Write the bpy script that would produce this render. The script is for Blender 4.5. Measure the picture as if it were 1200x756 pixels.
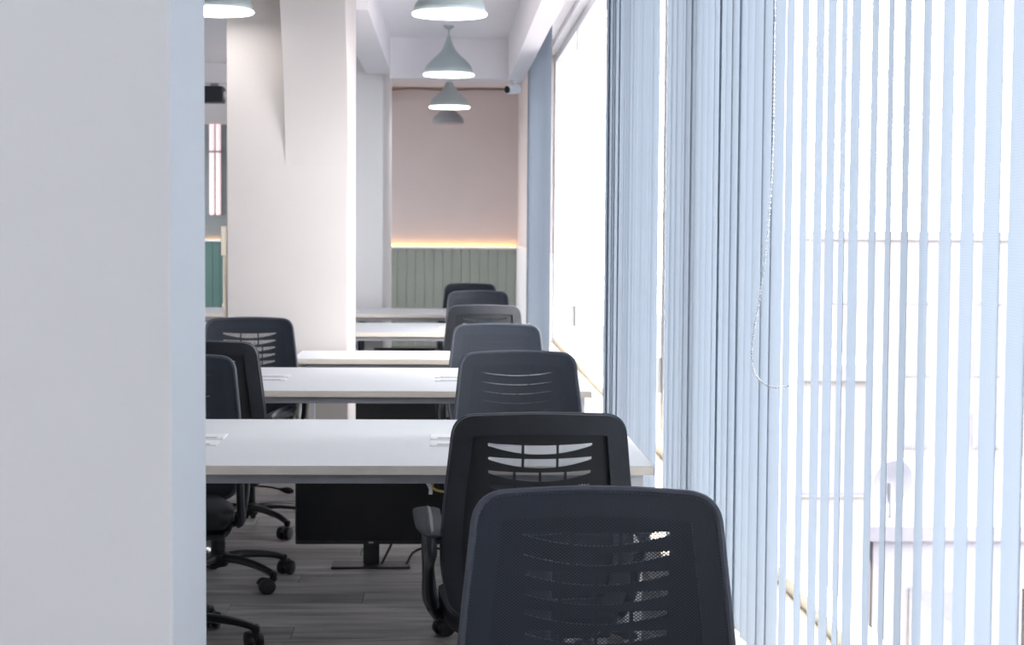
import bpy, bmesh, math, random
from mathutils import Vector, Matrix
from mathutils.geometry import delaunay_2d_cdt

random.seed(7)
for o in list(bpy.data.objects):
    bpy.data.objects.remove(o)
S = bpy.context.scene
COL = S.collection
PI = math.pi

# ------------------------------------------------------------------ camera
FPX, CAM_Z = 2000.0, 1.356
yaw, pitch, roll = math.atan(77 / FPX), math.atan(110 / FPX), 0.0067
fw = Vector((math.sin(yaw) * math.cos(pitch), math.cos(yaw) * math.cos(pitch), -math.sin(pitch)))
r0 = Vector((math.cos(yaw), -math.sin(yaw), 0))
u0 = r0.cross(fw)
rt = r0 * math.cos(roll) + u0 * math.sin(roll)
up = -r0 * math.sin(roll) + u0 * math.cos(roll)
cd = bpy.data.cameras.new('camera')
cam = bpy.data.objects.new('camera', cd)
COL.objects.link(cam)
cam.matrix_world = Matrix(((rt.x, up.x, -fw.x, 0), (rt.y, up.y, -fw.y, 0), (rt.z, up.z, -fw.z, CAM_Z), (0, 0, 0, 1)))
cd.sensor_width = 36
cd.lens = 36 * FPX / 1200
cd.clip_start, cd.clip_end = 0.05, 400
cd.dof.use_dof = True
cd.dof.focus_distance = 3.6
cd.dof.aperture_fstop = 11
S.camera = cam

# ------------------------------------------------------------------ sky, daylight, exposure
W = bpy.data.worlds.new('sky')
S.world = W
W.use_nodes = True
bg = W.node_tree.nodes['Background']
bg.inputs[0].default_value = (1.0, 0.975, 0.985, 1)
bg.inputs[1].default_value = 11.0
S.view_settings.view_transform = 'Standard'
S.view_settings.look = 'None'
S.view_settings.gamma = 1
S.view_settings.exposure = 0.34
S.view_settings.use_curve_mapping = False
S.cycles.max_bounces = 10
S.cycles.diffuse_bounces = 6
S.cycles.transparent_max_bounces = 24
S.cycles.sample_clamp_indirect = 6.0


def portal(name, loc, rot, sx, sy):
    l = bpy.data.lights.new(name, 'AREA')
    l.shape = 'RECTANGLE'
    l.size, l.size_y = sx, sy
    l.cycles.is_portal = True
    o = bpy.data.objects.new(name, l)
    COL.objects.link(o)
    o.location, o.rotation_euler = loc, rot


# daylight enters through the long window wall and the glazed wall behind the camera
portal('daylight_window_wall', (0.95, 5.14, 1.6), (0, PI / 2, 0), 2.3, 17.1)
portal('daylight_added_window', (-6.15, 18.5, 1.675), (0, -PI / 2, 0), 1.75, 9.0)  # portal for the window added to light the far aisle
portal('daylight_rear_window', (-1.6, -4.05, 1.95), (PI / 2, 0, 0), 1.5, 1.6)


# ------------------------------------------------------------------ materials
def srgb(r, g, b):
    f = lambda c: (c / 255 / 12.92) if c <= 10 else ((c / 255 + 0.055) / 1.055) ** 2.4
    return (f(r), f(g), f(b), 1)


def mat(name, col, rough=0.6, var=0.06, scale=8.0, bump=0.0, bscale=60.0, metal=0.0, spec=0.5, stretch=None, coat=0.0):
    m = bpy.data.materials.new(name)
    m.use_nodes = True
    nt = m.node_tree
    N, L = nt.nodes, nt.links
    b = N['Principled BSDF']
    b.inputs['Roughness'].default_value = rough
    b.inputs['Metallic'].default_value = metal
    b.inputs['Specular IOR Level'].default_value = spec
    if coat:
        b.inputs['Coat Weight'].default_value = coat
        b.inputs['Coat Roughness'].default_value = 0.25
    tc = N.new('ShaderNodeTexCoord')
    src = tc.outputs['Object']
    if stretch:
        mp = N.new('ShaderNodeMapping')
        mp.inputs['Scale'].default_value = stretch
        L.new(src, mp.inputs[0])
        src = mp.outputs[0]
    nz = N.new('ShaderNodeTexNoise')
    nz.inputs['Scale'].default_value = scale
    nz.inputs['Detail'].default_value = 4
    L.new(src, nz.inputs['Vector'])
    rp = N.new('ShaderNodeValToRGB')
    rp.color_ramp.elements[0].position = 0.3
    rp.color_ramp.elements[1].position = 0.7
    rp.color_ramp.elements[0].color = tuple(max(0, c * (1 - var)) for c in col[:3]) + (1,)
    rp.color_ramp.elements[1].color = tuple(min(1, c * (1 + var)) for c in col[:3]) + (1,)
    L.new(nz.outputs[0], rp.inputs[0])
    L.new(rp.outputs[0], b.inputs['Base Color'])
    if bump:
        n2 = N.new('ShaderNodeTexNoise')
        n2.inputs['Scale'].default_value = bscale
        L.new(src, n2.inputs['Vector'])
        bp = N.new('ShaderNodeBump')
        bp.inputs['Strength'].default_value = bump
        bp.inputs['Distance'].default_value = 0.002
        L.new(n2.outputs[0], bp.inputs['Height'])
        L.new(bp.outputs[0], b.inputs['Normal'])
    return m


def emit(name, col, s):
    m = bpy.data.materials.new(name)
    m.use_nodes = True
    b = m.node_tree.nodes['Principled BSDF']
    b.inputs['Base Color'].default_value = (*[0.8 * c for c in col[:3]], 1)
    b.inputs['Emission Color'].default_value = (*col[:3], 1)
    b.inputs['Emission Strength'].default_value = s
    return m


M = {}
M['paint'] = mat('wall_paint', srgb(238, 237, 237), 0.75, 0.012, 3, 0.15, 90)
M['column_paint'] = mat('column_paint', srgb(205, 199, 196), 0.7, 0.012, 2.5, 0.15, 90)
M['ceiling'] = mat('ceiling_paint', srgb(243, 240, 243), 0.8, 0.01, 2, 0.1, 80)
M['back_paint'] = mat('back_wall_paint', srgb(212, 203, 202), 0.75, 0.02, 2, 0.1, 80)
M['boards'] = mat('sage_board_paint', srgb(152, 160, 152), 0.55, 0.05, 3, 0.1, 60)
M['teal'] = mat('teal_board_paint', srgb(78, 112, 108), 0.55, 0.05, 3, 0.1, 60)
M['white_trim'] = mat('white_trim_paint', srgb(236, 236, 238), 0.45, 0.01, 4)
M['upvc'] = mat('white_window_plastic', srgb(240, 242, 245), 0.35, 0.01, 4)
M['sill'] = mat('tan_wood_sill', srgb(236, 218, 190), 0.5, 0.12, 5, 0.2, 30, stretch=(8, 1, 8))
M['concrete'] = mat('sub_floor', srgb(84, 86, 90), 0.7, 0.1, 4)
M['desk_top'] = mat('white_laminate', srgb(217, 220, 223), 0.5, 0.012, 5, 0.0)
M['edge'] = mat('greige_edge_band', srgb(232, 222, 209), 0.5, 0.05, 12, stretch=(1, 6, 6))
M['steel'] = mat('grey_powder_coat', srgb(150, 150, 155), 0.45, 0.05, 10, 0.1, 120)
M['white_steel'] = mat('white_powder_coat', srgb(215, 216, 220), 0.4, 0.02, 10)
M['plastic'] = mat('black_plastic', srgb(34, 38, 45), 0.48, 0.1, 30, 0.25, 400)
M['plastic_d'] = mat('black_gloss_plastic', srgb(22, 24, 28), 0.35, 0.1, 30)
M['trim'] = mat('charcoal_edge_binding', srgb(66, 70, 80), 0.5, 0.1, 60, 0.2, 300)
M['cushion'] = mat('black_seat_fabric', srgb(34, 37, 44), 0.9, 0.15, 120, 0.5, 500)
M['pad'] = mat('soft_arm_pad', srgb(40, 43, 49), 0.75, 0.1, 40, spec=0.25)
M['frame'] = mat('black_back_frame', srgb(29, 33, 40), 0.5, 0.1, 30, 0.25, 400)
M['panel'] = mat('matte_black_panel', srgb(20, 23, 28), 0.6, 0.1, 30)
M['rubber'] = mat('black_caster_plastic', srgb(26, 27, 30), 0.5, 0.1, 20)
M['chrome'] = mat('dark_steel_column', srgb(70, 74, 80), 0.3, 0.05, 20, metal=0.8)
M['screen'] = mat('black_screen', srgb(14, 16, 20), 0.25, 0.05, 3)
M['mark'] = mat('silver_mark', srgb(150, 155, 160), 0.4, 0.02, 3)
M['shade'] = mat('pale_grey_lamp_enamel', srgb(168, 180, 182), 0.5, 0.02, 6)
M['shade_off'] = mat('unlit_lamp_enamel', srgb(140, 146, 152), 0.55, 0.02, 6)  # same enamel as the lit lamps, colour darkened for the unlit one
M['lamp_on'] = emit('lit_lamp_diffuser', (1.0, 0.97, 0.94), 9.0)
M['lamp_off'] = mat('unlit_lamp_diffuser', srgb(170, 172, 178), 0.5, 0.02, 6)
M['led'] = emit('amber_led', (1.0, 0.50, 0.13), 9.0)
M['tube'] = emit('pink_window_glow', (1.0, 0.80, 0.82), 0.55)  # glow of a narrow far window, put into tubes
M['dark_panel'] = mat('slate_panel', srgb(120, 128, 132), 0.6, 0.05, 4)
M['cream'] = mat('cream_conduit', srgb(226, 214, 196), 0.5, 0.02, 8)
M['yellow'] = mat('yellow_cable', srgb(206, 178, 96), 0.5, 0.05, 20)
M['brown'] = mat('brown_cable', srgb(150, 128, 118), 0.6, 0.05, 20)
M['black_cable'] = mat('black_cable', srgb(24, 25, 28), 0.5, 0.05, 20)
M['beads'] = mat('white_beads', srgb(246, 246, 246), 0.3, 0.01, 20)
M['rail'] = mat('blind_headrail', srgb(222, 216, 210), 0.4, 0.02, 6)
M['facade'] = mat('pale_render', srgb(124, 122, 128), 0.9, 0.05, 0.6)
M['facade2'] = mat('warm_render', srgb(126, 121, 119), 0.9, 0.05, 0.6)
M['roof'] = mat('roof_felt', srgb(113, 111, 119), 0.9, 0.06, 0.8)
M['pane_far'] = mat('far_window_glass', srgb(110, 111, 120), 0.2, 0.05, 0.5)
M['leaf'] = mat('tree_leaves', srgb(100, 112, 66), 0.8, 0.25, 3)
M['bark'] = mat('tree_bark', srgb(90, 74, 60), 0.9, 0.2, 10)
M['earth'] = mat('street_ground', srgb(120, 120, 124), 0.95, 0.1, 0.2)
M['dish'] = mat('dish_metal', srgb(113, 114, 120), 0.6, 0.04, 3)


def plank_mat():
    m = bpy.data.materials.new('grey_wood_vinyl')
    m.use_nodes = True
    N, L = m.node_tree.nodes, m.node_tree.links
    b = N['Principled BSDF']
    b.inputs['Roughness'].default_value = 0.42
    tc = N.new('ShaderNodeTexCoord')
    oi = N.new('ShaderNodeObjectInfo')
    ge = N.new('ShaderNodeNewGeometry')
    mp = N.new('ShaderNodeMapping')
    mp.inputs['Scale'].default_value = (0.9, 9, 9)
    L.new(ge.outputs['Position'], mp.inputs[0])
    cb = N.new('ShaderNodeCombineXYZ')
    mu = N.new('ShaderNodeMath'); mu.operation = 'MULTIPLY'; mu.inputs[1].default_value = 37
    L.new(oi.outputs['Random'], mu.inputs[0])
    L.new(mu.outputs[0], cb.inputs[0]); L.new(mu.outputs[0], cb.inputs[1])
    L.new(cb.outputs[0], mp.inputs['Location'])
    nz = N.new('ShaderNodeTexNoise')
    nz.inputs['Scale'].default_value = 2.2; nz.inputs['Detail'].default_value = 6; nz.inputs['Distortion'].default_value = 0.6
    L.new(mp.outputs[0], nz.inputs['Vector'])
    rp = N.new('ShaderNodeValToRGB')
    e = rp.color_ramp.elements
    e[0].position = 0.3; e[0].color = srgb(100, 99, 100)
    e[1].position = 0.72; e[1].color = srgb(166, 162, 160)
    L.new(nz.outputs[0], rp.inputs[0])
    hs = N.new('ShaderNodeHueSaturation')
    mr = N.new('ShaderNodeMapRange')
    mr.inputs['To Min'].default_value = 0.66; mr.inputs['To Max'].default_value = 1.2
    L.new(oi.outputs['Random'], mr.inputs[0])
    L.new(mr.outputs[0], hs.inputs['Value'])
    L.new(rp.outputs[0], hs.inputs['Color'])
    L.new(hs.outputs[0], b.inputs['Base Color'])
    bp = N.new('ShaderNodeBump'); bp.inputs['Strength'].default_value = 0.15; bp.inputs['Distance'].default_value = 0.002
    L.new(nz.outputs[0], bp.inputs['Height']); L.new(bp.outputs[0], b.inputs['Normal'])
    return m


def slat_mat():
    m = bpy.data.materials.new('blue_grey_blind_fabric')
    m.use_nodes = True
    N, L = m.node_tree.nodes, m.node_tree.links
    N.remove(N['Principled BSDF'])
    out = N['Material Output']
    tc = N.new('ShaderNodeTexCoord')
    wv = N.new('ShaderNodeTexWave'); wv.bands_direction = 'Z'
    wv.inputs['Scale'].default_value = 90; wv.inputs['Distortion'].default_value = 1.5; wv.inputs['Detail'].default_value = 2
    L.new(tc.outputs['Object'], wv.inputs['Vector'])
    mix = N.new('ShaderNodeMix'); mix.data_type = 'RGBA'
    mix.inputs['A'].default_value = srgb(102, 110, 119); mix.inputs['B'].default_value = srgb(108, 116, 125)
    L.new(wv.outputs[0], mix.inputs['Factor'])
    d = N.new('ShaderNodeBsdfDiffuse'); t = N.new('ShaderNodeBsdfTranslucent')
    L.new(mix.outputs['Result'], d.inputs[0]); L.new(mix.outputs['Result'], t.inputs[0])
    ms = N.new('ShaderNodeMixShader'); ms.inputs[0].default_value = SLAT_T
    L.new(d.outputs[0], ms.inputs[1]); L.new(t.outputs[0], ms.inputs[2])
    L.new(ms.outputs[0], out.inputs[0])
    return m


def glass_mat():
    m = bpy.data.materials.new('window_glass')
    m.use_nodes = True
    N, L = m.node_tree.nodes, m.node_tree.links
    N.remove(N['Principled BSDF'])
    out = N['Material Output']
    tr = N.new('ShaderNodeBsdfTransparent'); tr.inputs[0].default_value = (0.97, 0.985, 0.99, 1)
    gl = N.new('ShaderNodeBsdfGlossy'); gl.inputs['Roughness'].default_value = 0.02
    ms = N.new('ShaderNodeMixShader'); ms.inputs[0].default_value = 0.05
    L.new(tr.outputs[0], ms.inputs[1]); L.new(gl.outputs[0], ms.inputs[2]); L.new(ms.outputs[0], out.inputs[0])
    return m


def mesh_mat():
    """knitted chair mesh: small staggered holes really let the background through"""
    m = bpy.data.materials.new('black_knitted_mesh')
    m.use_nodes = True
    N, L = m.node_tree.nodes, m.node_tree.links
    b = N['Principled BSDF']
    b.inputs['Base Color'].default_value = srgb(51, 58, 70)
    b.inputs['Roughness'].default_value = 0.6
    b.inputs['Specular IOR Level'].default_value = 0.35
    out = N['Material Output']
    tc = N.new('ShaderNodeTexCoord')
    sep = N.new('ShaderNodeSeparateXYZ')
    L.new(tc.outputs['Object'], sep.inputs[0])

    def mth(op, a, bb=None, c=None):
        n = N.new('ShaderNodeMath'); n.operation = op
        for i, v in enumerate((a, bb, c)):
            if v is None: continue
            if hasattr(v, 'is_linked'): L.new(v, n.inputs[i])
            else: n.inputs[i].default_value = v
        return n.outputs[0]

    px, pz = 0.0068, 0.0050
    u = mth('MULTIPLY', sep.outputs[0], 1 / px)
    v = mth('MULTIPLY', sep.outputs[2], 1 / pz)

    def dots(du, dv):
        a = mth('SUBTRACT', mth('FRACT', mth('ADD', u, du)), 0.5)
        c = mth('SUBTRACT', mth('FRACT', mth('ADD', v, dv)), 0.5)
        a = mth('MULTIPLY', a, px / pz)
        return mth('LESS_THAN', mth('ADD', mth('MULTIPLY', a, a), mth('MULTIPLY', c, c)), 0.105)

    hole = mth('MAXIMUM', dots(100.0, 100.0), dots(100.5, 100.5))
    tr = N.new('ShaderNodeBsdfTransparent')
    ms = N.new('ShaderNodeMixShader')
    L.new(hole, ms.inputs[0]); L.new(b.outputs[0], ms.inputs[1]); L.new(tr.outputs[0], ms.inputs[2])
    L.new(ms.outputs[0], out.inputs[0])
    return m


SLAT_T = 0.80
M['plank'] = plank_mat()
M['slat'] = slat_mat()
M['glass'] = glass_mat()
M['mesh'] = mesh_mat()


# ------------------------------------------------------------------ mesh helpers
def box(bm, x0, x1, y0, y1, z0, z1, bev=0.0):
    r = bmesh.ops.create_cube(bm, size=1)
    vs = r['verts']
    for v in vs:
        v.co = Vector((x0 if v.co.x < 0 else x1, y0 if v.co.y < 0 else y1, z0 if v.co.z < 0 else z1))
    if bev:
        es = list({e for v in vs for e in v.link_edges})
        bmesh.ops.bevel(bm, geom=es, offset=bev, segments=2, affect='EDGES', profile=0.6)


def lathe(bm, prof, seg=32, c=(0, 0, 0), axis='z', cap=True):
    rings = []
    for r, z in prof:
        ring = []
        for k in range(seg):
            a = 2 * PI * k / seg
            p = (r * math.cos(a), r * math.sin(a), z)
            if axis == 'x': p = (z, r * math.cos(a), r * math.sin(a))
            if axis == 'y': p = (r * math.cos(a), z, r * math.sin(a))
            ring.append(bm.verts.new((p[0] + c[0], p[1] + c[1], p[2] + c[2])))
        rings.append(ring)
    for a, b in zip(rings, rings[1:]):
        for k in range(seg):
            bm.faces.new((a[k], a[(k + 1) % seg], b[(k + 1) % seg], b[k]))
    if cap:
        bm.faces.new(rings[0]); bm.faces.new(rings[-1])


def smooth_path(pts, n=6, closed=False):
    P = [Vector(p) for p in pts]
    out = []
    m = len(P)
    for i in range(m if closed else m - 1):
        p0 = P[(i - 1) % m] if closed or i > 0 else P[0]
        p1, p2 = P[i], P[(i + 1) % m]
        p3 = P[(i + 2) % m] if closed or i + 2 < m else P[-1]
        for k in range(n):
            t = k / n
            out.append(0.5 * ((2 * p1) + (p2 - p0) * t + (2 * p0 - 5 * p1 + 4 * p2 - p3) * t * t + (3 * p1 - p0 - 3 * p2 + p3) * t ** 3))
    if not closed: out.append(P[-1])
    return out


def tube(bm, path, rad, seg=8, closed=False, flat=None, ref=Vector((0, 0, 1))):
    """sweep; rad is number / list; flat=(a,b) makes an elliptical section a along the side vector, b along the other"""
    n = len(path)
    rings = []
    for i, p in enumerate(path):
        a = path[(i - 1) % n] if closed or i > 0 else path[0]
        b = path[(i + 1) % n] if closed or i < n - 1 else path[-1]
        t = (b - a).normalized()
        s = t.cross(ref)
        if s.length < 1e-4: s = t.cross(Vector((0, 1, 0)))
        s.normalize()
        q = s.cross(t)
        R = rad[i] if isinstance(rad, (list, tuple)) else rad
        fa, fb = flat if flat else (1, 1)
        rings.append([bm.verts.new(p + s * (R * fa * math.cos(2 * PI * k / seg)) + q * (R * fb * math.sin(2 * PI * k / seg))) for k in range(seg)])
    m = n if closed else n - 1
    for i in range(m):
        A, B = rings[i], rings[(i + 1) % n]
        for k in range(seg):
            bm.faces.new((A[k], A[(k + 1) % seg], B[(k + 1) % seg], B[k]))
    if not closed:
        bm.faces.new(rings[0]); bm.faces.new(rings[-1])


def obj(name, bm, m, parent=None, smooth=False, loc=None):
    bmesh.ops.recalc_face_normals(bm, faces=bm.faces)
    me = bpy.data.meshes.new(name)
    bm.to_mesh(me); bm.free()
    if smooth:
        me.polygons.foreach_set('use_smooth', [True] * len(me.polygons))
        try: me.set_sharp_from_angle(angle=math.radians(40))
        except Exception: pass
    me.materials.append(M[m] if isinstance(m, str) else m)
    o = bpy.data.objects.new(name, me)
    COL.objects.link(o)
    if loc: o.location = loc
    if parent: o.parent = parent
    return o


def bobj(name, m, boxes, parent=None, bev=0.0, loc=None):
    bm = bmesh.new()
    for b in boxes: box(bm, *b, bev=bev)
    return obj(name, bm, m, parent, loc=loc)


def tag(o, label=None, cat=None, group=None, kind=None):
    if label: o['label'] = label
    if cat: o['category'] = cat
    if group: o['group'] = group
    if kind: o['kind'] = kind
    return o


def empty(name, loc=(0, 0, 0), rz=0):
    o = bpy.data.objects.new(name, None)
    o.empty_display_size = 0.1
    COL.objects.link(o)
    o.location = loc
    o.rotation_euler = (0, 0, rz)
    return o


def copy_tree(o, parent=None):
    c = o.copy()
    COL.objects.link(c)
    c.parent = parent
    for ch in list(o.children): copy_tree(ch, c)
    return c


def inst(name, src, parent, loc, rz=0):
    o = bpy.data.objects.new(name, src)
    COL.objects.link(o)
    o.location = loc
    o.rotation_euler = (0, 0, rz)
    o.parent = parent
    return o


def struct(name, m, boxes, label=None, cat=None, bev=0.0):
    o = bobj(name, m, boxes, bev=bev)
    return tag(o, label, cat, kind='structure')


# ------------------------------------------------------------------ setting
CEIL, CEIL2, BEAM_Y = 2.775, 2.96, 12.857
YB, YL = 19.6, 24.0            # end wall of this aisle, end wall of the aisle beyond the columns
floor = struct('floor', 'concrete', [(-6, 1.0, -4, YL, -0.12, -0.006)], 'grey wood vinyl plank floor under the desks', 'floor')
plank_me = {}
def plank(w, x, y, h):
    key = round(w, 3)
    if key not in plank_me:
        bm = bmesh.new(); box(bm, 0.0012, w - 0.0012, 0.0012, 0.1788, -0.006, 0.0, bev=0.0008)
        me = bpy.data.meshes.new('plank'); bm.to_mesh(me); bm.free(); me.materials.append(M['plank']); plank_me[key] = me
    inst('plank', plank_me[key], floor, (x, y, h))
ry = 4.32
k = 0
while ry < 13.5:
    x = -2.6 + (k * 0.47) % 1.2
    first = x - (-2.6)
    if first > 0.02: plank(first, -2.6, ry, 0)
    while x < 0.8 - 1e-6:
        w = min(1.2, 0.8 - x)
        if w > 0.02: plank(w, x, ry, 0)
        x += 1.2
    ry += 0.18; k += 1
rest = bobj('plank_field', 'plank', [(-6, 0.8, -4, 4.32, -0.006, -0.0005), (-6, -2.6, 4.32, ry, -0.006, -0.0005), (-6, 0.8, ry, YL, -0.006, -0.0005)], floor)
rest['kind'] = 'stuff'

struct('ceiling', 'ceiling', [(-6, 1.0, -4, BEAM_Y, CEIL, 3.1), (-6, -0.9, BEAM_Y, YL, CEIL, 3.1), (-0.9, 1.0, BEAM_Y, YB + 0.2, CEIL2, 3.1)], 'plain pale ceiling with pendant lamps hanging from it', 'ceiling')
struct('trim_1', 'ceiling', [(-0.43, 0.453, BEAM_Y, BEAM_Y + 0.3, 2.475, CEIL2)], 'pale beam crossing the ceiling in front of the end wall', 'beam')
struct('trim_2', 'ceiling', [(0.453, 0.565, -4, BEAM_Y + 0.02, 2.46, CEIL)], 'long boxed pelmet running above the window blinds', 'pelmet')
struct('trim_3', 'ceiling', [(-0.62, -0.43, 9.3, BEAM_Y + 0.3, 2.53, CEIL)], 'short ceiling beam joining the two far columns', 'beam')
struct('trim_4', 'ceiling', [(-6, -1.3, 15.0, 15.3, 2.6, CEIL)], 'dim ceiling beam over the aisle beyond the column', 'beam')
# walls
struct('wall_left', 'paint', [(-6.2, -6, -4, 14, -0.12, 3.1), (-6.2, -6, 23, YL + 0.2, -0.12, 3.1), (-6.2, -6, 14, 23, -0.12, 0.8), (-6.2, -6, 14, 23, 2.55, 3.1)], 'plain pale wall closing the left side of the room', 'wall')
wb = struct('wall_back', 'back_paint', [(-1.3, 1.0, YB, YB + 0.2, -0.12, 3.1)], 'mauve end wall above sage green boards', 'wall')
wa = struct('wall_alcove', 'dark_panel', [(-6, -1.3, YL, YL + 0.2, -0.12, 3.1), (-1.3, -1.1, YB, YL + 0.2, -0.12, 3.1)], 'grey end wall of the aisle beyond the column', 'wall')
wr = struct('wall_right', 'white_trim', [(0.80, 1.0, -4, 13.68, -0.12, 0.425), (0.80, 1.0, -4, 13.68, 2.74, 3.1), (0.80, 1.0, -4, -3.4, 0.425, 2.74)], 'low white wall under the long row of windows', 'wall')
pw = struct('wall_pier', 'back_paint', [(0.813, 1.0, 13.68, YB, 1.16, 3.1)], 'mauve pier between the blinds and the end wall', 'wall')
bobj('pier_base', 'white_trim', [(0.80, 1.0, 13.68, YB, -0.12, 1.16)], pw)
wf = struct('wall_front', 'paint', [(-6, -2.35, -4.2, -4, -0.12, 3.1), (-0.85, 1.0, -4.2, -4, -0.12, 3.1), (-2.35, -0.85, -4.2, -4, -0.12, 1.15), (-2.35, -0.85, -4.2, -4, 2.75, 3.1)], 'glazed wall at the other end of the room', 'wall')
struct('wall_partition', 'paint', [(-2.6, -0.304, 1.9, 2.167, -0.006, CEIL)], 'smooth pale partition wall end filling the left edge', 'wall', bev=0.004)
# columns
c2 = struct('column', 'column_paint', [(-1.10, -0.4945, 8.6, 9.325, -0.006, CEIL)], 'broad cream column standing behind the narrow desk', 'column', bev=0.006)
bm = bmesh.new()                                   # plastered haunch that swells forward towards the ceiling
prof = [(1.62, 0.0), (1.72, 0.0045), (1.82, 0.016), (1.92, 0.037), (2.02, 0.07), (2.12, 0.112), (2.22, 0.16), (2.32, 0.212), (2.42, 0.267), (2.52, 0.325), (CEIL, 0.47)]
A_ = [[bm.verts.new((x, 8.602 - d, z)) for z, d in prof] + [bm.verts.new((x, 8.602, CEIL))] for x in (-0.808, -0.4945)]
for i in range(len(prof) - 1): bm.faces.new((A_[0][i], A_[0][i + 1], A_[1][i + 1], A_[1][i]))
for a in A_: bm.faces.new(a)
bm.faces.new((A_[0][-1], A_[1][-1], A_[1][-2], A_[0][-2])); bm.faces.new((A_[0][0], A_[1][0], A_[1][-1], A_[0][-1]))
obj('haunch', bm, 'column_paint', c2, True)
c3 = struct('column', 'paint', [(-0.9, -0.4945, 13.25, 15.3, -0.006, CEIL2)], 'grey column farther back, beside the desk nearest the end wall', 'column', bev=0.006)

# wainscot boards, ledge, led strip
def boards(parent, m, x0, x1, y, z1, step):
    bm = bmesh.new(); box(bm, 0.002, step - 0.002, -0.016, 0, 0, z1, bev=0.004)
    me = bpy.data.meshes.new('board'); bm.to_mesh(me); bm.free(); me.materials.append(M[m])
    x = x0
    while x + step <= x1 + 1e-6:
        inst('board', me, parent, (x, y, 0)); x += step
boards(wb, 'boards', -1.29, 0.80, YB, 1.12, 0.104)
boards(wa, 'teal', -4.2, -1.5, YL, 1.15, 0.104)
bobj('ledge', 'white_trim', [(-1.3, 0.8, YB - 0.07, YB, 1.12, 1.14), (-1.3, 0.8, YB - 0.07, YB - 0.06, 1.14, 1.148)], wb)
bobj('ledge', 'white_trim', [(-4.3, -1.3, YL - 0.07, YL, 1.15, 1.17), (-4.3, -1.3, YL - 0.07, YL - 0.06, 1.17, 1.178)], wa)
o = bobj('led_strip', 'led', [(-1.28, 0.79, YB - 0.035, YB - 0.02, 1.14, 1.152)])
tag(o, 'glowing amber strip on the ledge of the mauve end wall', 'led strip')
o = bobj('led_strip', 'led', [(-4.2, -1.35, YL - 0.035, YL - 0.02, 1.17, 1.178)])
tag(o, 'amber strip above the teal boards, seen past the cream column', 'led strip')

# ------------------------------------------------------------------ windows along the right wall
EDGES = [-3.4, -1.44, 0.46, 2.37, 4.44, 6.75, 9.06, 11.37, 13.68]
n = 1
for wy, wy1 in zip(EDGES, EDGES[1:]):
    BAY = wy1 - wy
    w = empty('window_%d' % n, (0.86, wy, 0.425))
    tag(w, 'tall white framed window of the glazed side wall', 'window', 'windows of the side wall', 'structure')
    H = 2.74 - 0.425
    fr = bobj('frame', 'upvc', [(0, 0.06, 0, 0.05, 0, H), (0, 0.06, BAY - 0.05, BAY, 0, H), (0, 0.06, 0.05, BAY - 0.05, 0, 0.06), (0, 0.06, 0.05, BAY - 0.05, H - 0.06, H)], w)
    bobj('pane', 'glass', [(0.028, 0.032, 0.05, BAY - 0.05, 0.06, H - 0.06)], w)
    hd = bobj('handle', 'white_steel', [(-0.03, 0.0, 0.014, 0.036, 0.28, 0.42)], w, bev=0.004)
    n += 1
struct('trim_5', 'sill', [(0.605, 0.86, -4, 13.68, 0.425, 0.447)], 'tan wooden window sill under the blinds', 'sill', bev=0.003)
# out-of-view window added in the left wall to brighten the far aisle
w = empty('window_%d' % n, (-6.1, 14, 0.8))
tag(w, 'unseen long window added to light the aisle beyond the columns', 'window', None, 'structure')
bobj('frame', 'upvc', [(-0.04, 0.04, 0, 9, 0, 0.06), (-0.04, 0.04, 0, 9, 1.69, 1.75)] + [(-0.04, 0.04, max(0, q - 0.03), min(9, q + 0.03), 0.06, 1.69) for q in (0.03, 1.8, 3.6, 5.4, 7.2, 8.97)], w)
for q in range(5):
    bobj('pane', 'glass', [(-0.002, 0.002, 1.8 * q + 0.04, 1.8 * q + 1.76, 0.06, 1.69)], w)
n += 1
# glazing at the other end
w = empty('window_%d' % n, (-1.6, -4.1, 1.15))
tag(w, 'wide window behind the viewer', 'window', None, 'structure')
bobj('frame', 'upvc', [(-0.75, -0.69, -0.04, 0.04, 0, 1.6), (0.69, 0.75, -0.04, 0.04, 0, 1.6), (-0.75, 0.75, -0.04, 0.04, 0, 0.06), (-0.75, 0.75, -0.04, 0.04, 1.54, 1.6), (-0.03, 0.03, -0.03, 0.03, 0.06, 1.54)], w)
for a, b in ((-0.69, -0.03), (0.03, 0.69)):
    bobj('pane', 'glass', [(a, b, -0.002, 0.002, 0.06, 1.54)], w)

# ------------------------------------------------------------------ vertical blinds
XB, SW, Z0, Z1 = 0.64, 0.10, 0.475, 2.625
bm = bmesh.new()                                     # one slat, gently bowed cloth, hung from its top
NS = 6                                               # woven cloth, a fraction of a millimetre thick
rows = [[bm.verts.new((0.004 * (1 - (2 * i / NS - 1) ** 2), -SW / 2 + SW * i / NS, zz)) for i in range(NS + 1)] for zz in (Z0 - Z1, 0)]
for i in range(NS): bm.faces.new((rows[0][i], rows[0][i + 1], rows[1][i + 1], rows[1][i]))
bmesh.ops.recalc_face_normals(bm, faces=bm.faces)
slat_me = bpy.data.meshes.new('slat'); bm.to_mesh(slat_me); bm.free()
slat_me.polygons.foreach_set('use_smooth', [True] * len(slat_me.polygons))
slat_me.materials.append(M['slat'])
bm = bmesh.new(); box(bm, -0.004, 0.006, -0.012, 0.012, -0.012, 0.012, bev=0.002)
hang_me = bpy.data.meshes.new('hanger'); bm.to_mesh(hang_me); bm.free(); hang_me.materials.append(M['rail'])


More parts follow.
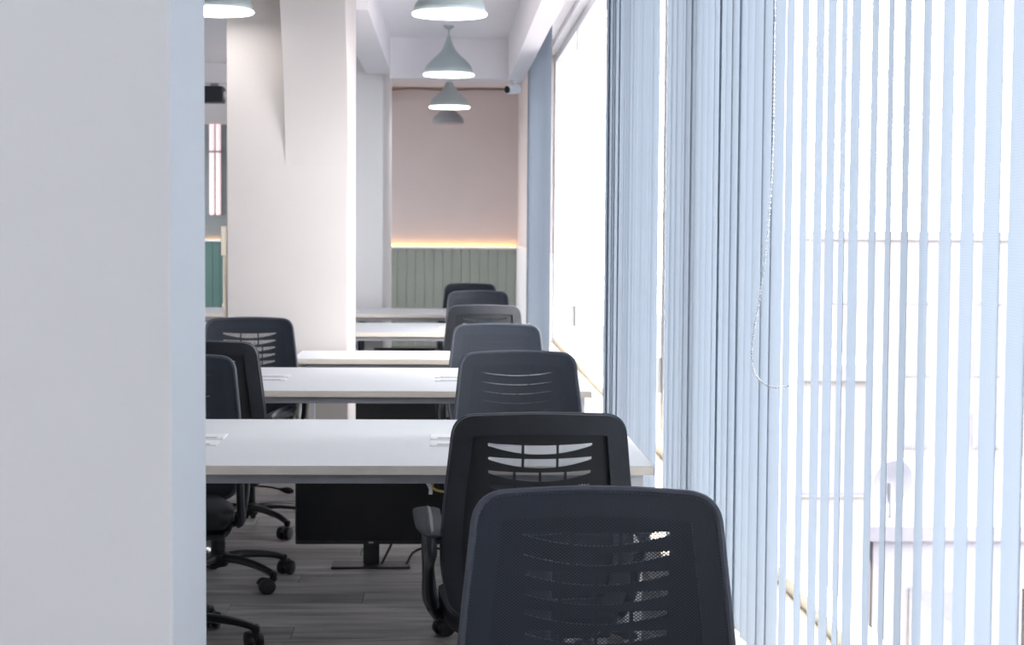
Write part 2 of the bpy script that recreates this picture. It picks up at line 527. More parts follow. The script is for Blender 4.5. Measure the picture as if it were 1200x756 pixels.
def blind(label, y0, y1, slats, rail0=None, rail1=None):
    b = empty('vertical_blind', (XB, y0, Z1))
    tag(b, label, 'blind', 'vertical blinds along the windows')
    r0_, r1_ = (rail0 if rail0 is not None else y0), (rail1 if rail1 is not None else y1)
    bobj('headrail', 'rail', [(-0.022, 0.022, r0_ - y0, r1_ - y0, 0.012, 0.05)], b, bev=0.003)
    for y, th in slats:
        s = inst('slat', slat_me, b, (0, y - y0, 0), -math.radians(th))
        inst('hanger', hang_me, s, (0, 0, 0.006))
    return b


def theta(y, frac, pitch_):                          # slat angle that leaves `frac` of its pitch covered, seen from the aisle
    ph = math.atan(XB / y)
    return math.degrees(ph - math.asin(max(-1, min(1, frac * pitch_ * math.sin(ph) / SW))))


near = [(3.188, 9, 17.5), (3.054, 8.3, 17), (2.933, 10, 15.5), (2.841, 10.6, 14), (2.754, 6.6, 14), (2.672, 11.6, 18), (2.553, 8.3, 20), (2.461, 6.6, 19),
        (2.371, 8.3, 21), (2.272, 10.6, 24), (2.174, 15, 25.5), (2.082, 16.5, 27), (1.988, 21.5, 30), (1.895, 24, 33)]
sl = []
for y, wpx, ppx in near:
    sl.append((y, theta(y, wpx / ppx, ppx * y * y / (XB * FPX))))
for k in range(1, 41): sl.append((1.895 - 0.09 * k, 9 + random.uniform(-2, 2)))  # unseen slats run back past the camera, added to dim the partition
b1 = blind('vertical blind with parted slats showing the bright street, nearest the viewer', -1.8, 3.24, sl)
sl = []
y = 3.30
while y < 4.97:
    sl.append((y, random.choice((-6.5, -5, -4, -3, -2)) + random.uniform(-0.7, 0.7))); y += 0.0985 * random.choice((0.86, 0.93, 0.97, 1.0, 1.02))
b2 = blind('vertical blind with closed slats and a white bead chain', 3.26, 5.0, sl, 3.26, 5.1)
sl = []
y = 5.25
while y < 6.76:
    sl.append((y, random.choice((-6, -4, -3, -2)) + random.uniform(-0.5, 0.5))); y += 0.0985 * random.choice((0.82, 0.95, 1.0, 1.02))
sl += [(6.80, -9)]
b3 = blind('vertical blind with closed slats above the end of the nearest desk', 5.16, 6.85, sl)
sl = []
y = 10.62
while y < 13.6:
    sl.append((y, random.uniform(-3.2, -1.0))); y += 0.0985
b4 = blind('farthest vertical blind, closed, beside the end wall', 8.0, 13.62, sl, 6.9, 13.62)

# bead chain of the second blind
bm = bmesh.new()
cp = smooth_path([(0.60, 3.14, 2.63), (0.60, 3.139, 1.778), (0.60, 3.146, 1.451), (0.60, 3.229, 1.259), (0.60, 3.309, 1.156), (0.60, 3.323, 1.105), (0.60, 3.258, 1.072), (0.62, 3.165, 1.062), (0.66, 3.13, 1.10), (0.668, 3.12, 1.3), (0.668, 3.12, 2.60)], 40)
tube(bm, cp, 0.0007, 4)
dist, acc = 0.0068, 0.0
for a, b in zip(cp, cp[1:]):
    acc += (b - a).length
    if acc > dist:
        acc = 0
        r = bmesh.ops.create_icosphere(bm, subdivisions=1, radius=0.0023)
        bmesh.ops.translate(bm, verts=r['verts'], vec=b)
ch = obj('bead_chain', bm, 'beads', None, True)
ch.location = Vector((0, 0, 0)) - Vector((XB, 3.26, Z1))
ch.parent = b2

# ------------------------------------------------------------------ desks
DZ = 0.74


def desk(label, x0, x1, y0, y1, hatches, group='white bench desks in a row', midleg=False, rail_far=True):
    d = empty('bench_desk', ((x0 + x1) / 2, (y0 + y1) / 2, 0))
    tag(d, label, 'desk', group)
    hx, hy, T = (x1 - x0) / 2, (y1 - y0) / 2, 0.0235
    top = bobj('tabletop', 'desk_top', [(-hx + 0.002, hx - 0.002, -hy + 0.002, hy - 0.002, DZ - T, DZ)], d, bev=0.0012)
    bobj('edge_band', 'edge', [(-hx, hx, -hy, -hy + 0.002, DZ - T, DZ - 0.0008), (-hx, hx, hy - 0.002, hy, DZ - T, DZ - 0.0008), (-hx, -hx + 0.002, -hy, hy, DZ - T, DZ - 0.0008), (hx - 0.002, hx, -hy, hy, DZ - T, DZ - 0.0008)], top)
    for s in (-1, 1):
        yy = s * (hy - 0.035)
        bobj('beam', 'steel', [(-hx + 0.06, hx - 0.06, yy - 0.015, yy + 0.015, DZ - T - 0.026, DZ - T)], d, bev=0.002)
    for sx in (-1, 1):
        xx = sx * (hx - 0.045)
        bobj('cross_beam', 'steel', [(xx - 0.02, xx + 0.02, -hy + 0.05, hy - 0.05, DZ - T - 0.05, DZ - T)], d, bev=0.002)
        for sy in (-1, 1):
            yy = sy * (hy - 0.06)
            lg = bobj('leg', 'white_steel', [(xx - 0.022, xx + 0.022, yy - 0.022, yy + 0.022, 0.012, DZ - T - 0.0)], d, bev=0.003)
            bobj('foot', 'plastic', [(xx - 0.018, xx + 0.018, yy - 0.018, yy + 0.018, 0, 0.012)], lg)
    for (a, b_, c, e) in hatches:                    # flush cable flaps
        cx = (x0 + x1) / 2; cy = (y0 + y1) / 2
        h = bobj('cable_flap', 'white_trim', [(a - cx, b_ - cx, c - cy, e - cy, DZ, DZ + 0.004)], d, bev=0.0012)
        bobj('flap_slot', 'steel', [(a - cx + 0.02, b_ - cx - 0.02, c - cy + 0.008, c - cy + 0.018, DZ + 0.004, DZ + 0.0052)], h)
    return d


def flaps(yc):
    out = []
    for a in (-0.045, -0.94):
        out += [(a, a + 0.295, yc + 0.02, yc + 0.13), (a, a + 0.295, yc - 0.13, yc - 0.03)]
    return out


desk('wide white bench desk closest to the viewer', -1.95, 0.543, 4.405, 5.479, flaps(4.93))
desk('wide white bench desk second from the viewer, a monitor standing beneath it', -1.95, 0.553, 6.44, 7.517, flaps(6.98))
desk('narrow white desk pushed up against the cream column', -0.72, 0.545, 8.007, 8.56, [])
desk('wide white bench desk just beyond the cream column', -1.95, 0.54, 10.034, 11.082, flaps(10.55))
desk('white bench desk farthest back, before the green boards', -1.95, 0.54, 12.178, 13.112, flaps(12.64))


# ------------------------------------------------------------------ office chair
def round_poly(pts, radii, n=8):
    out = []
    m = len(pts)
    for i in range(m):
        p, a, b = Vector(pts[i]), Vector(pts[i - 1]), Vector(pts[(i + 1) % m])
        R = radii[i]
        if R <= 0: out.append(p); continue
        da, db = (a - p), (b - p)
        q0 = p + da.normalized() * min(R, da.length * 0.45); q1 = p + db.normalized() * min(R, db.length * 0.45)
        for k in range(n + 1):
            t = k / n
            out.append(q0 * (1 - t) ** 2 + p * (2 * t * (1 - t)) + q1 * t * t)
    return out


def inset(poly, d):
    c = []
    m = len(poly)
    for i in range(m):
        a, p, b = poly[i - 1], poly[i], poly[(i + 1) % m]
        t = (b - a).normalized()
        nrm = Vector((-t.y, t.x))
        c.append(p + nrm * d)
    return c


def bspline_y(x, z):
    """depth of the backrest surface: leans back, bows forward at the waist, cups the sitter sideways"""
    t = (z - 0.45) / 0.49
    y = -0.185 - 0.085 * t - 0.012 * math.cos((t - 0.25) * 3.2)
    return y + 0.034 * (abs(x) / 0.22) ** 2.2


half = [(0.0, 0.944), (0.196, 0.935), (0.2245, 0.66), (0.222, 0.56), (0.196, 0.455)]
OUT = round_poly([(-x, z) for x, z in half[1:]] + [(x, z) for x, z in reversed(half[1:])] + [(0.0, 0.944)],
                 [0.050, 0.1, 0.06, 0.06, 0.06, 0.06, 0.1, 0.050, 0.15], 9)
# counter-clockwise: left top -> left bottom -> right bottom -> right top


def resample(poly, step=0.012):
    out = []
    m = len(poly)
    for i in range(m):
        a, b = poly[i], poly[(i + 1) % m]
        k = max(1, int((b - a).length / step))
        for j in range(k): out.append(a.lerp(b, j / k))
    return out


OUT = [p for i, p in enumerate(OUT) if (p - OUT[i - 1]).length > 1e-5]
OUT = resample(OUT)


def inside(p, poly):
    c = False
    m = len(poly)
    for i in range(m):
        a, b = poly[i], poly[i - 1]
        if (a.y > p.y) != (b.y > p.y) and p.x < (b.x - a.x) * (p.y - a.y) / (b.y - a.y) + a.x: c = not c
    return c


def sheet(bm, outer, holes, y_front, y_back, grid=0.022):
    """plate on the backrest surface with an outline and cut-through holes, thick from y_back to y_front"""
    vs, es = [], []
    for loop in [outer] + holes:
        s = len(vs); vs += [Vector(p) for p in loop]
        es += [(s + i, s + (i + 1) % len(loop)) for i in range(len(loop))]
    xs = [p.x for p in outer]; zs = [p.y for p in outer]
    x = min(xs) + grid / 2
    while x < max(xs):
        z = min(zs) + grid / 2
        while z < max(zs):
            p = Vector((x, z))
            if inside(p, outer) and not any(inside(p, h) for h in holes): vs.append(p)
            z += grid
        x += grid
    ov, oe, of, _, _, _ = delaunay_2d_cdt(vs, es, [], 0, 1e-6)
    faces = []
    for fcs in of:
        c = Vector((0, 0))
        for i in fcs: c += ov[i]
        c /= len(fcs)
        if inside(c, outer) and not any(inside(c, h) for h in holes): faces.append(fcs)
    F = [bm.verts.new((p.x, bspline_y(p.x, p.y) + y_front, p.y)) for p in ov]
    B = [bm.verts.new((p.x, bspline_y(p.x, p.y) + y_back, p.y)) for p in ov] if y_back is not None else None
    cnt = {}
    for fcs in faces:
        bm.faces.new([F[i] for i in fcs])
        if B: bm.faces.new([B[i] for i in reversed(fcs)])
        for a, b in zip(fcs, list(fcs[1:]) + [fcs[0]]):
            k_ = (min(a, b), max(a, b)); cnt[k_] = cnt.get(k_, 0) + 1
    if B:
        for (a, b), c in cnt.items():
            if c == 1: bm.faces.new((F[a], F[b], B[b], B[a]))
    loose = [v for v in bm.verts if not v.link_faces]
    bmesh.ops.delete(bm, geom=loose, context='VERTS')


def slot_loops(op=1.0):
    loops = []
    for r in range(7):
        z0 = 0.856 - 0.0315 * r
        A = 0.119 - 0.001 * r
        n = 3 if r < 2 else 4
        cuts = [-1 + 2 * i / n for i in range(n + 1)]
        for i in range(n):
            a, b = cuts[i] * A + (0.003 if i else 0), cuts[i + 1] * A - (0.003 if i < n - 1 else 0)
            pts_t, pts_b = [], []
            for k_ in range(6):
                x = a + (b - a) * k_ / 5
                q = (x / 0.12) ** 2
                zc = z0 + 0.0125 * q
                h = 0.0105 * op * (1 - 0.72 * q)
                pts_t.append(Vector((x, zc + h))); pts_b.append(Vector((x, zc - h)))
            loops.append(pts_b + pts_t[::-1])
    return loops


def make_chair():
    c = empty('office_chair')
    # backrest
    bm = bmesh.new()
    inner = inset(OUT, 0.048)
    inner = resample([p for p in inner], 0.016)
    sheet(bm, inset(OUT, 0.002), [inner], 0.008, -0.014, 0.02)
    bf = obj('back_frame', bm, 'frame', c, True)
    bv = bf.modifiers.new('edge', 'BEVEL'); bv.width = 0.005; bv.segments = 2; bv.limit_method = 'ANGLE'; bv.angle_limit = math.radians(50)
    bm = bmesh.new()
    sheet(bm, inset(OUT, 0.044), slot_loops(), 0.004, 0.0005, 0.03)
    obj('back_panel', bm, 'panel', bf, True)
    bm = bmesh.new()
    sheet(bm, inset(OUT, 0.005), [], 0.0115, None, 0.02)
    obj('back_mesh', bm, 'mesh', bf, True)
    bm = bmesh.new()
    tube(bm, [Vector((p.x, bspline_y(p.x, p.y) + 0.007, p.y)) for p in inset(OUT, 0.004)], 0.0062, 8, True, ref=Vector((0, 1, 0)))
    obj('edge_trim', bm, 'trim', bf, True)
    # seat
    bm = bmesh.new()
    box(bm, -0.226, 0.226, -0.19, 0.27, 0.415, 0.475)
    bmesh.ops.subdivide_edges(bm, edges=list(bm.edges), cuts=7, use_grid_fill=True)
    for v in bm.verts:
        x, y, z = v.co
        u_, w_ = x / 0.226, (y - 0.04) / 0.23
        rr = max(abs(u_), abs(w_))
        f_ = 1 - 0.10 * (min(abs(u_), abs(w_)) ** 4)
        v.co.x *= f_ * (0.94 + 0.06 * w_); v.co.y = 0.04 + (y - 0.04) * f_
        if z > 0.45: v.co.z += 0.012 * (1 - rr ** 4) - 0.022 * max(0, rr - 0.85) / 0.15
        v.co.z -= 0.035 * max(0, w_ - 0.4) ** 2
    se = obj('seat', bm, 'cushion', c, True)
    bobj('seat_pan', 'plastic', [(-0.18, 0.18, -0.15, 0.2, 0.395, 0.416)], c, bev=0.008)
    # bracket from under the seat up the back
    bm = bmesh.new()
    tube(bm, smooth_path([(0, -0.02, 0.385), (0, -0.16, 0.385), (0, -0.222, 0.42), (0, -0.232, 0.50), (0, -0.245, 0.60)], 6), 0.030, 10, flat=(1.0, 0.45), ref=Vector((0, 0.3, 1)))
    obj('back_bracket', bm, 'plastic', c, True)
    # tilt mechanism, lever
    tm = bobj('tilt_mechanism', 'plastic_d', [(-0.075, 0.075, -0.11, 0.13, 0.345, 0.397)], c, bev=0.012)
    bm = bmesh.new()
    tube(bm, smooth_path([(0.06, 0.05, 0.37), (0.17, 0.06, 0.365), (0.22, 0.07, 0.355), (0.275, 0.08, 0.345)], 5), [0.006] * 11 + [0.012, 0.02, 0.022, 0.016, 0.008][:5], 8, flat=(1, 0.6))
    obj('lever', bm, 'plastic_d', tm, True)
    # gas lift
    bm = bmesh.new()
    lathe(bm, [(0.014, 0.35), (0.014, 0.25)], 16); lathe(bm, [(0.026, 0.255), (0.028, 0.17), (0.028, 0.085)], 20)
    obj('gas_lift', bm, 'plastic_d', c, True)
    # armrests: loop on the seat side, diagonal strut, flat pad
    for s in (-1, 1):
        bm = bmesh.new()
        X = s * 0.247
        loop = smooth_path([(s * 0.225, 0.02, 0.425), (X, 0.10, 0.445), (X, 0.155, 0.50), (X, 0.165, 0.60), (X, 0.135, 0.652), (X, 0.03, 0.664), (X, -0.10, 0.664), (X, -0.205, 0.655), (s * 0.244, -0.20, 0.625), (X, -0.10, 0.575), (s * 0.244, -0.03, 0.48)], 6, True)
        tube(bm, loop, 0.025, 10, True, flat=(1.0, 0.5), ref=Vector((1, 0, 0)))
        tube(bm, smooth_path([(X, 0.14, 0.635), (X, 0.06, 0.55), (s * 0.235, -0.02, 0.44)], 6), 0.016, 8, flat=(0.5, 0.9), ref=Vector((1, 0, 0)))
        tube(bm, smooth_path([(s * 0.235, 0.03, 0.43), (s * 0.2, 0.03, 0.405), (s * 0.12, 0.03, 0.40)], 4), 0.02, 8, flat=(1.3, 0.5))
        for v in bm.verts: v.co.z = 0.43 + (v.co.z - 0.43) * 0.95
        ar = obj('armrest', bm, 'plastic', c, True)
        bm = bmesh.new()
        path = smooth_path([(s * 0.24, -0.235, 0.668), (s * 0.246, -0.15, 0.673), (s * 0.25, 0.0, 0.674), (s * 0.25, 0.11, 0.673), (s * 0.25, 0.165, 0.665)], 5)
        n_ = len(path)
        tube(bm, path, [0.034 * min(1, 0.45 + 2.4 * min(i, n_ - 1 - i) / n_) for i in range(n_)], 14, flat=(1, 0.24))
        for v in bm.verts: v.co.z = 0.43 + (v.co.z - 0.43) * 0.95
        obj('arm_pad', bm, 'pad', ar, True)
    # star base with casters
    bm = bmesh.new()
    lathe(bm, [(0.03, 0.125), (0.042, 0.118), (0.045, 0.085), (0.035, 0.07)], 20)
    hub = obj('hub', bm, 'plastic_d', c, True)
    bm = bmesh.new()
    pth = smooth_path([(0.02, 0, 0.102), (0.10, 0, 0.105), (0.20, 0, 0.094), (0.265, 0, 0.078), (0.285, 0, 0.066)], 5)
    tube(bm, pth, [0.025 - 0.010 * i / (len(pth) - 1) for i in range(len(pth))], 10, flat=(0.9, 0.7))
    lathe(bm, [(0.013, 0.055), (0.015, 0.078), (0.009, 0.083)], 12, (0.283, 0, 0))
    leg_o = obj('base_leg', bm, 'plastic_d', c, True)
    bm = bmesh.new()
    for s in (-1, 1):
        lathe(bm, [(0.016, 0.004), (0.027, 0.006), (0.0285, 0.013), (0.026, 0.022), (0.012, 0.025)], 18, (0.02, 0, 0.0285), 'y') if s > 0 else lathe(bm, [(0.016, -0.004), (0.027, -0.006), (0.0285, -0.013), (0.026, -0.022), (0.012, -0.025)], 18, (0.02, 0, 0.0285), 'y')
    tube(bm, smooth_path([(-0.004, 0, 0.06), (0.0, 0, 0.052), (0.012, 0, 0.045), (0.035, 0, 0.052), (0.046, 0, 0.036)], 4), 0.0085, 8, flat=(1.2, 0.7), ref=Vector((0, 1, 0)))
    lathe(bm, [(0.006, 0.03), (0.006, 0.066)], 10, (0, 0, 0))
    cast = obj('caster', bm, 'rubber', leg_o, True, (0.283, 0, 0))
    cast.rotation_euler.z = 0.6
    cast.scale = (1.15, 1.2, 1.0)
    for k_ in range(5):
        if k_ == 0: lo, co = leg_o, cast
        else:
            lo = copy_tree(leg_o, c); co = lo.children[0]
        lo.rotation_euler.z = 2 * PI * k_ / 5 + 0.31
        co.rotation_euler.z = (0.6, -1.1, 2.0, 0.2, -2.3)[k_]
    return c


proto = make_chair()
TOPY = bspline_y(0, 0.94)       # where the top of the back stands relative to the hub
bm = bmesh.new()
sheet(bm, inset(OUT, 0.044), slot_loops(0.07), 0.004, 0.0005, 0.03)
bmesh.ops.recalc_face_normals(bm, faces=bm.faces)
tight_me = bpy.data.meshes.new('back_panel')      # back panels whose slots are nearly shut
bm.to_mesh(tight_me); bm.free(); tight_me.materials.append(M['panel'])
chairs = [
    # label, x of back top, y of back top, top height, facing the viewer?, turn (deg), base turn
    ('black mesh office chair closest to the viewer, its back filling the bottom of the view', 0.244, 2.744, 0.942, True, -2, 0),
    ('black mesh chair with wide back frame, drawn up to the closest desk', 0.215, 3.839, 0.942, False, 2, 0),
    ('black mesh chair on the far side of the closest desk, smooth mesh facing the viewer', 0.242, 5.823, 0.942, True, 3, 40),
    ('black mesh chair behind the second desk, fourth back in the window row', 0.230, 7.75, 0.927, True, -2, 10),
    ('black mesh chair with recessed rear frame, fifth back in the window row', 0.208, 9.285, 0.942, False, 3, 0),
    ('black mesh chair just past the fourth desk, sixth back in the window row', 0.212, 11.46, 0.942, True, -2, 20),
    ('black mesh chair farthest back, against the green boards', 0.185, 13.5, 0.924, True, 2, 0),
    ('black mesh chair cut off by the partition, lower of the two overlapping backs', -0.90, 5.72, 0.934, True, 2, 14),
    ('black mesh chair half hidden by the partition, drawn up to the second desk', -0.885, 6.20, 0.946, False, -5, 22),
    ('black mesh chair standing before the cream column, slots of its back showing light', -0.905, 7.88, 0.944, True, 6, 36),
    ('black mesh chair mostly hidden behind the cream column', -0.872, 11.95, 0.958, False, -3, 0),
]
for i, (lb, x, y, h, front, deg, bt) in enumerate(chairs):
    c = proto if i == 0 else copy_tree(proto)
    a = (PI if front else 0) + math.radians(deg)
    off = Vector((-math.sin(a) * TOPY, math.cos(a) * TOPY, 0))
    c.location = (x - off.x, y - off.y, 0)
    c.rotation_euler.z = a
    c.scale = (1, 1, h / 0.944)
    tag(c, lb, 'chair', 'black mesh office chairs')
    if i in (2, 3, 5):
        for p_ in [q for ch_ in c.children for q in ch_.children]:
            if p_.name.startswith('back_panel'): p_.data = tight_me
    for ch_ in c.children:
        if ch_.name.startswith('base_leg'): ch_.rotation_euler.z += math.radians(bt)


# ------------------------------------------------------------------ monitors on the floor
def make_monitor():
    m_ = empty('monitor')
    bd = bobj('housing', 'plastic_d', [(-0.302, 0.302, -0.012, 0.018, 0.092, 0.448)], m_, bev=0.004)
    bobj('screen', 'screen', [(-0.296, 0.296, -0.0132, -0.0118, 0.108, 0.442)], bd)
    bobj('mark', 'mark', [(-0.010, 0.010, -0.0135, -0.0118, 0.0965, 0.1025)], bd)
    bobj('neck', 'plastic_d', [(-0.032, 0.032, 0.012, 0.035, 0.008, 0.28)], m_, bev=0.004)
    bobj('foot', 'plastic_d', [(-0.157, 0.157, -0.055, 0.075, 0.0, 0.010)], m_, bev=0.003)
    return m_


m0 = make_monitor()
for i, (x, y, lb) in enumerate([(-0.297, 6.79, 'black monitor standing on the floor beneath the second desk'),
                                (-0.30, 10.42, 'black monitor on the floor, seen under the second desk beside the cream column'),
                                (-0.245, 12.93, 'black monitor on the floor beneath the farthest desk, only its top showing')]):
    c = m0 if i == 0 else copy_tree(m0)
    c.location = (x, y, 0)
    tag(c, lb, 'monitor', 'monitors stored under the desks')


def cable(name, pts, r, m, label, cat='cable'):
    bm = bmesh.new()
    tube(bm, smooth_path(pts, 8), r, 6)
    return tag(obj(name, bm, m, None, True), label, cat)


cable('power_cable', [(-0.20, 6.83, 0.16), (-0.215, 6.83, 0.09), (-0.25, 6.80, 0.02), (-0.255, 6.79, 0.006), (-0.20, 6.77, 0.006), (-0.16, 6.79, 0.006), (-0.13, 6.82, 0.05), (-0.08, 6.85, 0.065), (-0.02, 6.9, 0.05), (0.05, 6.95, 0.006)], 0.005, 'black_cable', 'black power cable trailing from the monitor under the second desk')
cable('yellow_cable', [(-0.02, 4.47, 0.712), (-0.035, 4.47, 0.675), (-0.0, 4.475, 0.662), (0.04, 4.48, 0.675), (0.06, 4.48, 0.705)], 0.0035, 'yellow', 'yellow cable looped under the front edge of the closest desk')
cable('white_plug_lead', [(-0.062, 4.475, 0.712), (-0.05, 4.475, 0.69), (-0.04, 4.475, 0.672), (-0.04, 4.475, 0.655)], 0.006, 'white_trim', 'short white lead hanging under the closest desk edge')
cable('tan_cable', [(-0.585, 7.40, 0.714), (-0.60, 7.40, 0.66), (-0.635, 7.40, 0.60), (-0.645, 7.40, 0.53), (-0.63, 7.40, 0.47), (-0.605, 7.40, 0.53), (-0.595, 7.40, 0.62), (-0.565, 7.40, 0.714)], 0.008, 'cream', 'tan cable looped beneath the second desk by the white leg')
cable('wall_cable', [(-1.2, YB - 0.012, 2.93), (-0.7, YB - 0.012, 2.925), (-0.4, YB - 0.012, 2.945), (0.0, YB - 0.012, 2.93), (0.35, YB - 0.012, 2.945), (0.79, YB - 0.012, 2.94)], 0.012, 'brown', 'brown cable running along the top of the mauve end wall')


# ------------------------------------------------------------------ pendant lamps
def make_lamp(on, ceil_z, bottom):
    p = empty('pendant_lamp')
    bm = bmesh.new()
    prof = [(0.172, 0.0), (0.1715, 0.02), (0.165, 0.042), (0.147, 0.070), (0.117, 0.10), (0.080, 0.132), (0.052, 0.162), (0.032, 0.20), (0.019, 0.24), (0.010, 0.268)]
    lathe(bm, prof, 40, cap=False)
    lathe(bm, [(a - 0.002, b - 0.0005) for a, b in prof], 40, cap=False)
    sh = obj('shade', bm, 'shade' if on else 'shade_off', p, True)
    bm = bmesh.new()
    lathe(bm, [(0.179, -0.002), (0.180, -0.007), (0.176, -0.012)] if on else [(0.171, 0.0), (0.170, -0.004), (0.165, -0.006)], 40)
    obj('diffuser', bm, 'lamp_on' if on else 'lamp_off', p, True)
    bm = bmesh.new()
    L_ = ceil_z - bottom
    lathe(bm, [(0.006, 0.262), (0.006, L_ - 0.012)], 12)
    obj('stem', bm, 'shade', p, True)
    bm = bmesh.new()
    lathe(bm, [(0.012, L_ - 0.024), (0.034, L_ - 0.010), (0.036, L_)], 24)
    obj('canopy', bm, 'shade', p, True)
    p.location.z = bottom
    return p


lamps = [(0.009, 8.247, 2.385, True, CEIL, 'grey bell pendant lamp, lit, nearest of the aisle row and cut by the top edge'),
         (0.008, 12.10, 2.440, True, CEIL, 'grey bell pendant lamp, lit, with its whole stem showing below the ceiling'),
         (0.018, 15.126, 2.425, True, CEIL2, 'small lit grey pendant lamp just under the ceiling beam'),
         (0.007, 18.6, 2.495, False, CEIL2, 'unlit pendant lamp with darkened grey enamel, farthest of the aisle row'),
         (-1.104, 8.247, 2.385, True, CEIL, 'lit pendant lamp half hidden behind the partition, before the cream column'),
         (0.009, 4.4, 2.385, True, CEIL, 'bell pendant lamp hanging straight above the closest desk'),
         (-1.104, 4.4, 2.385, True, CEIL, 'bell pendant lamp over the closest desk, hidden behind the partition')]
for x, y, z, on, cz, lb in lamps:
    p = make_lamp(on, cz, z)
    p.location.x, p.location.y = x, y
    tag(p, lb, 'lamp', 'bell pendant lamps')

# ------------------------------------------------------------------ security camera under the beam
k = empty('security_camera', (0.497, 12.83, 2.46))
tag(k, 'small white security camera under the corner of the ceiling beam', 'camera')
bm = bmesh.new(); lathe(bm, [(0.03, 0.0), (0.034, -0.008), (0.02, -0.02), (0.012, -0.03)], 20); obj('mount', bm, 'white_trim', k, True)
bm = bmesh.new(); lathe(bm, [(0.030, -0.09), (0.036, -0.08), (0.037, 0.03), (0.024, 0.045)], 20, axis='y')
bd = obj('body', bm, 'white_trim', k, True, (0.008, -0.02, -0.062)); bd.rotation_euler = (0.12, 0, -0.75)
bm = bmesh.new(); lathe(bm, [(0.027, -0.094), (0.027, -0.088)], 20, axis='y'); obj('lens', bm, 'screen', bd, True)
o = bobj('junction_box', 'plastic', [(0.55, 0.575, 12.86, 12.877, 2.475, 2.505)], bev=0.003)
tag(o, 'tiny dark junction box beside the security camera', 'junction box')

# ------------------------------------------------------------------ left of the cream column
k = empty('window_glow_tubes', (-3.22, YL - 0.001, 1.52))  # glowing tubes stand in for a narrow bright window
tag(k, 'two glowing pale pink tubes standing in for a narrow window, seen past the column', 'lamp')
bobj('back_plate', 'dark_panel', [(-0.16, 0.16, -0.03, 0, -0.04, 1.36)], k, bev=0.004)
for x in (-0.045, 0.045):
    bm = bmesh.new(); lathe(bm, [(0.02, 0.0), (0.034, 0.012), (0.034, 1.29), (0.02, 1.30)], 16, (x, -0.066, 0)); obj('tube', bm, 'tube', k, True)
bobj('clip', 'steel', [(-0.09, 0.09, -0.105, -0.03, 0.86, 0.89)], k)
k = empty('wall_fan', (-2.02, 15.0, 2.6))
tag(k, 'small dark projector hung under the ceiling beyond the column', 'projector')
k.name = 'projector'
bobj('housing', 'plastic', [(-0.12, 0.08, -0.1, 0.1, -0.17, -0.03)], k, bev=0.012)
bobj('bracket', 'steel', [(-0.03, 0.03, -0.03, 0.03, -0.03, 0.0)], k)
bm = bmesh.new(); lathe(bm, [(0.03, -0.02), (0.032, 0.0), (0.028, 0.05)], 16, (0.08, 0, -0.1), 'x'); obj('lens', bm, 'white_trim', k, True)
k = empty('socket_box', (-1.10, 8.655, 1.22))
tag(k, 'cream socket box and conduit fixed to the side of the cream column', 'socket')
bobj('box', 'cream', [(-0.03, 0, -0.05, 0.05, -0.01, 0.14)], k, bev=0.004)
bobj('conduit', 'cream', [(-0.022, 0, -0.045, 0.02, -1.22, -0.01)], k, bev=0.003)
bobj('clip', 'cream', [(-0.026, 0, -0.05, 0.026, -0.27, -0.25)], k, bev=0.002)

# ------------------------------------------------------------------ outside the windows: hazy street below
o = struct('ground', 'earth', [(-160, 160, -60, 200, -10.2, -10)], 'pale street far below the windows', 'street')


def building(label, x0, x1, y0, y1, ztop, m, cols, rows):
    b = empty('building', ((x0 + x1) / 2, (y0 + y1) / 2, -10))
    tag(b, label, 'building')
    cx, cy = (x0 + x1) / 2, (y0 + y1) / 2
    h = ztop + 10
    wl = bobj('wall', m, [(x0 - cx, x1 - cx, y0 - cy, y1 - cy, 0, h)], b)
    bobj('parapet', 'roof', [(x0 - cx - 0.2, x1 - cx + 0.2, y0 - cy - 0.2, y1 - cy + 0.2, h, h + 0.35)], b)
    for i in range(cols):
        for j in range(rows):
            xx = x0 - cx + (x1 - x0) * (i + 0.5) / cols
            zz = h - 1.9 - 3.0 * j
            if zz < 1: continue
            f_ = bobj('window', 'roof', [(xx - 0.6, xx + 0.6, y0 - cy - 0.08, y0 - cy, zz - 0.75, zz + 0.75)], b)
            bobj('pane', 'pane_far', [(xx - 0.5, xx + 0.5, y0 - cy - 0.1, y0 - cy - 0.08, zz - 0.65, zz + 0.65)], f_)
    return b


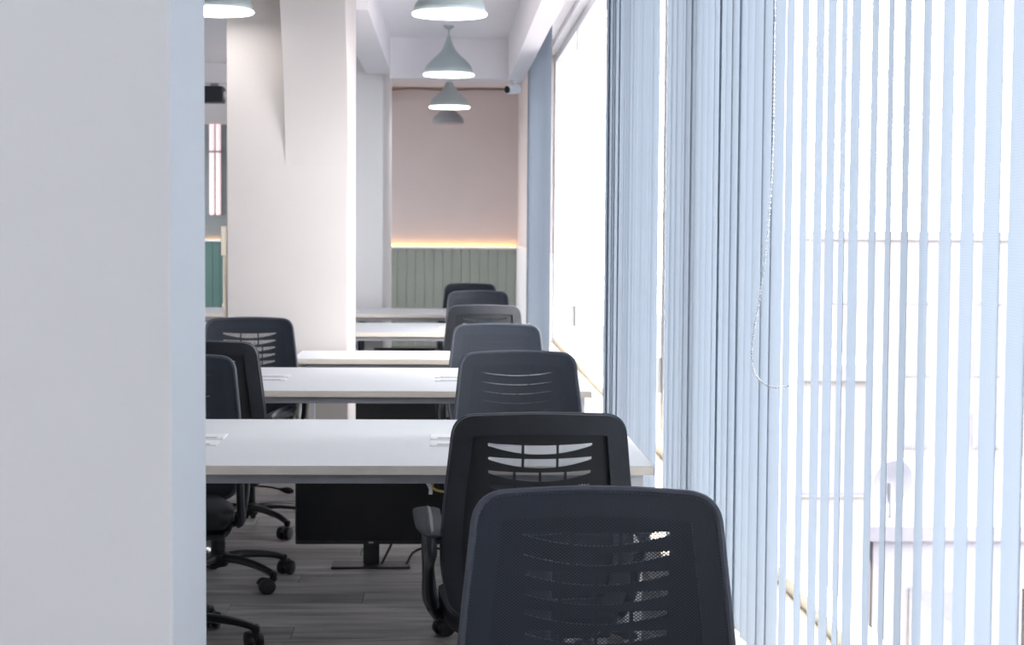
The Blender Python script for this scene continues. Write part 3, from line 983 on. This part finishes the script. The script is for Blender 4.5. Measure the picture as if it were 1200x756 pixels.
building('pale low building seen through the parted slats', 10.2, 22, 40, 52, -6.0, 'facade', 4, 2)
building('hazy taller building behind the low one, through the parted slats', 15, 30, 70, 84, 1.0, 'facade2', 5, 3)
building('hazy warm building along the street, seen between the slats', 7.2, 9.6, 38, 60, -2.0, 'facade2', 2, 2)
building('unseen block added to shade the middle of the window wall', 5.6, 13.0, 6.0, 15.5, 7.0, 'facade', 3, 4)  # out of view, added to cut daylight on the column and second desk
# rooftop dish
k = empty('satellite_dish', (10.62, 40.6, -2.85))
tag(k, 'round satellite dish on the low roof, faint through the slats', 'dish')
k.location = (10.87, 41.0, -5.64)
bm = bmesh.new(); lathe(bm, [(0.02, 0.10), (0.3, 0.06), (0.55, -0.06), (0.57, -0.06), (0.3, 0.09), (0.02, 0.13)], 24, axis='y', cap=False)
d_ = obj('reflector', bm, 'dish', k, True, (0, 0, 0.9)); d_.rotation_euler = (0.2, 0, 0.3)
bm = bmesh.new(); tube(bm, [Vector((0, 0.05, 0)), Vector((0, 0.06, 0.85))], 0.04, 8); obj('mast', bm, 'dish', k)
# tree
k = empty('tree', (6.4, 33.0, -10))
tag(k, 'green tree top beyond the blinds beside the bead chain', 'tree')
bm = bmesh.new(); tube(bm, [Vector((0, 0, 0)), Vector((0.1, 0, 5)), Vector((0, 0.1, 9.2))], [0.22, 0.16, 0.07], 8); obj('trunk', bm, 'bark', k, True)
bm = bmesh.new()
rng = random.Random(3)
for i in range(1500):
    a, e, r = rng.uniform(0, 2 * PI), rng.uniform(-1, 1), rng.uniform(0.5, 1) ** 0.5
    p = Vector((math.cos(a) * math.sqrt(1 - e * e) * 0.36 * r, math.sin(a) * math.sqrt(1 - e * e) * 0.6 * r, 9.85 + e * 0.75 * r))
    d1 = Vector((rng.uniform(-1, 1), rng.uniform(-1, 1), rng.uniform(-1, 1))).normalized() * 0.13
    d2 = d1.orthogonal().normalized() * 0.06
    bm.faces.new([bm.verts.new(p + q) for q in (-d1, d2, d1, -d2)])
lf = obj('foliage', bm, 'leaf', k); lf['kind'] = 'stuff'
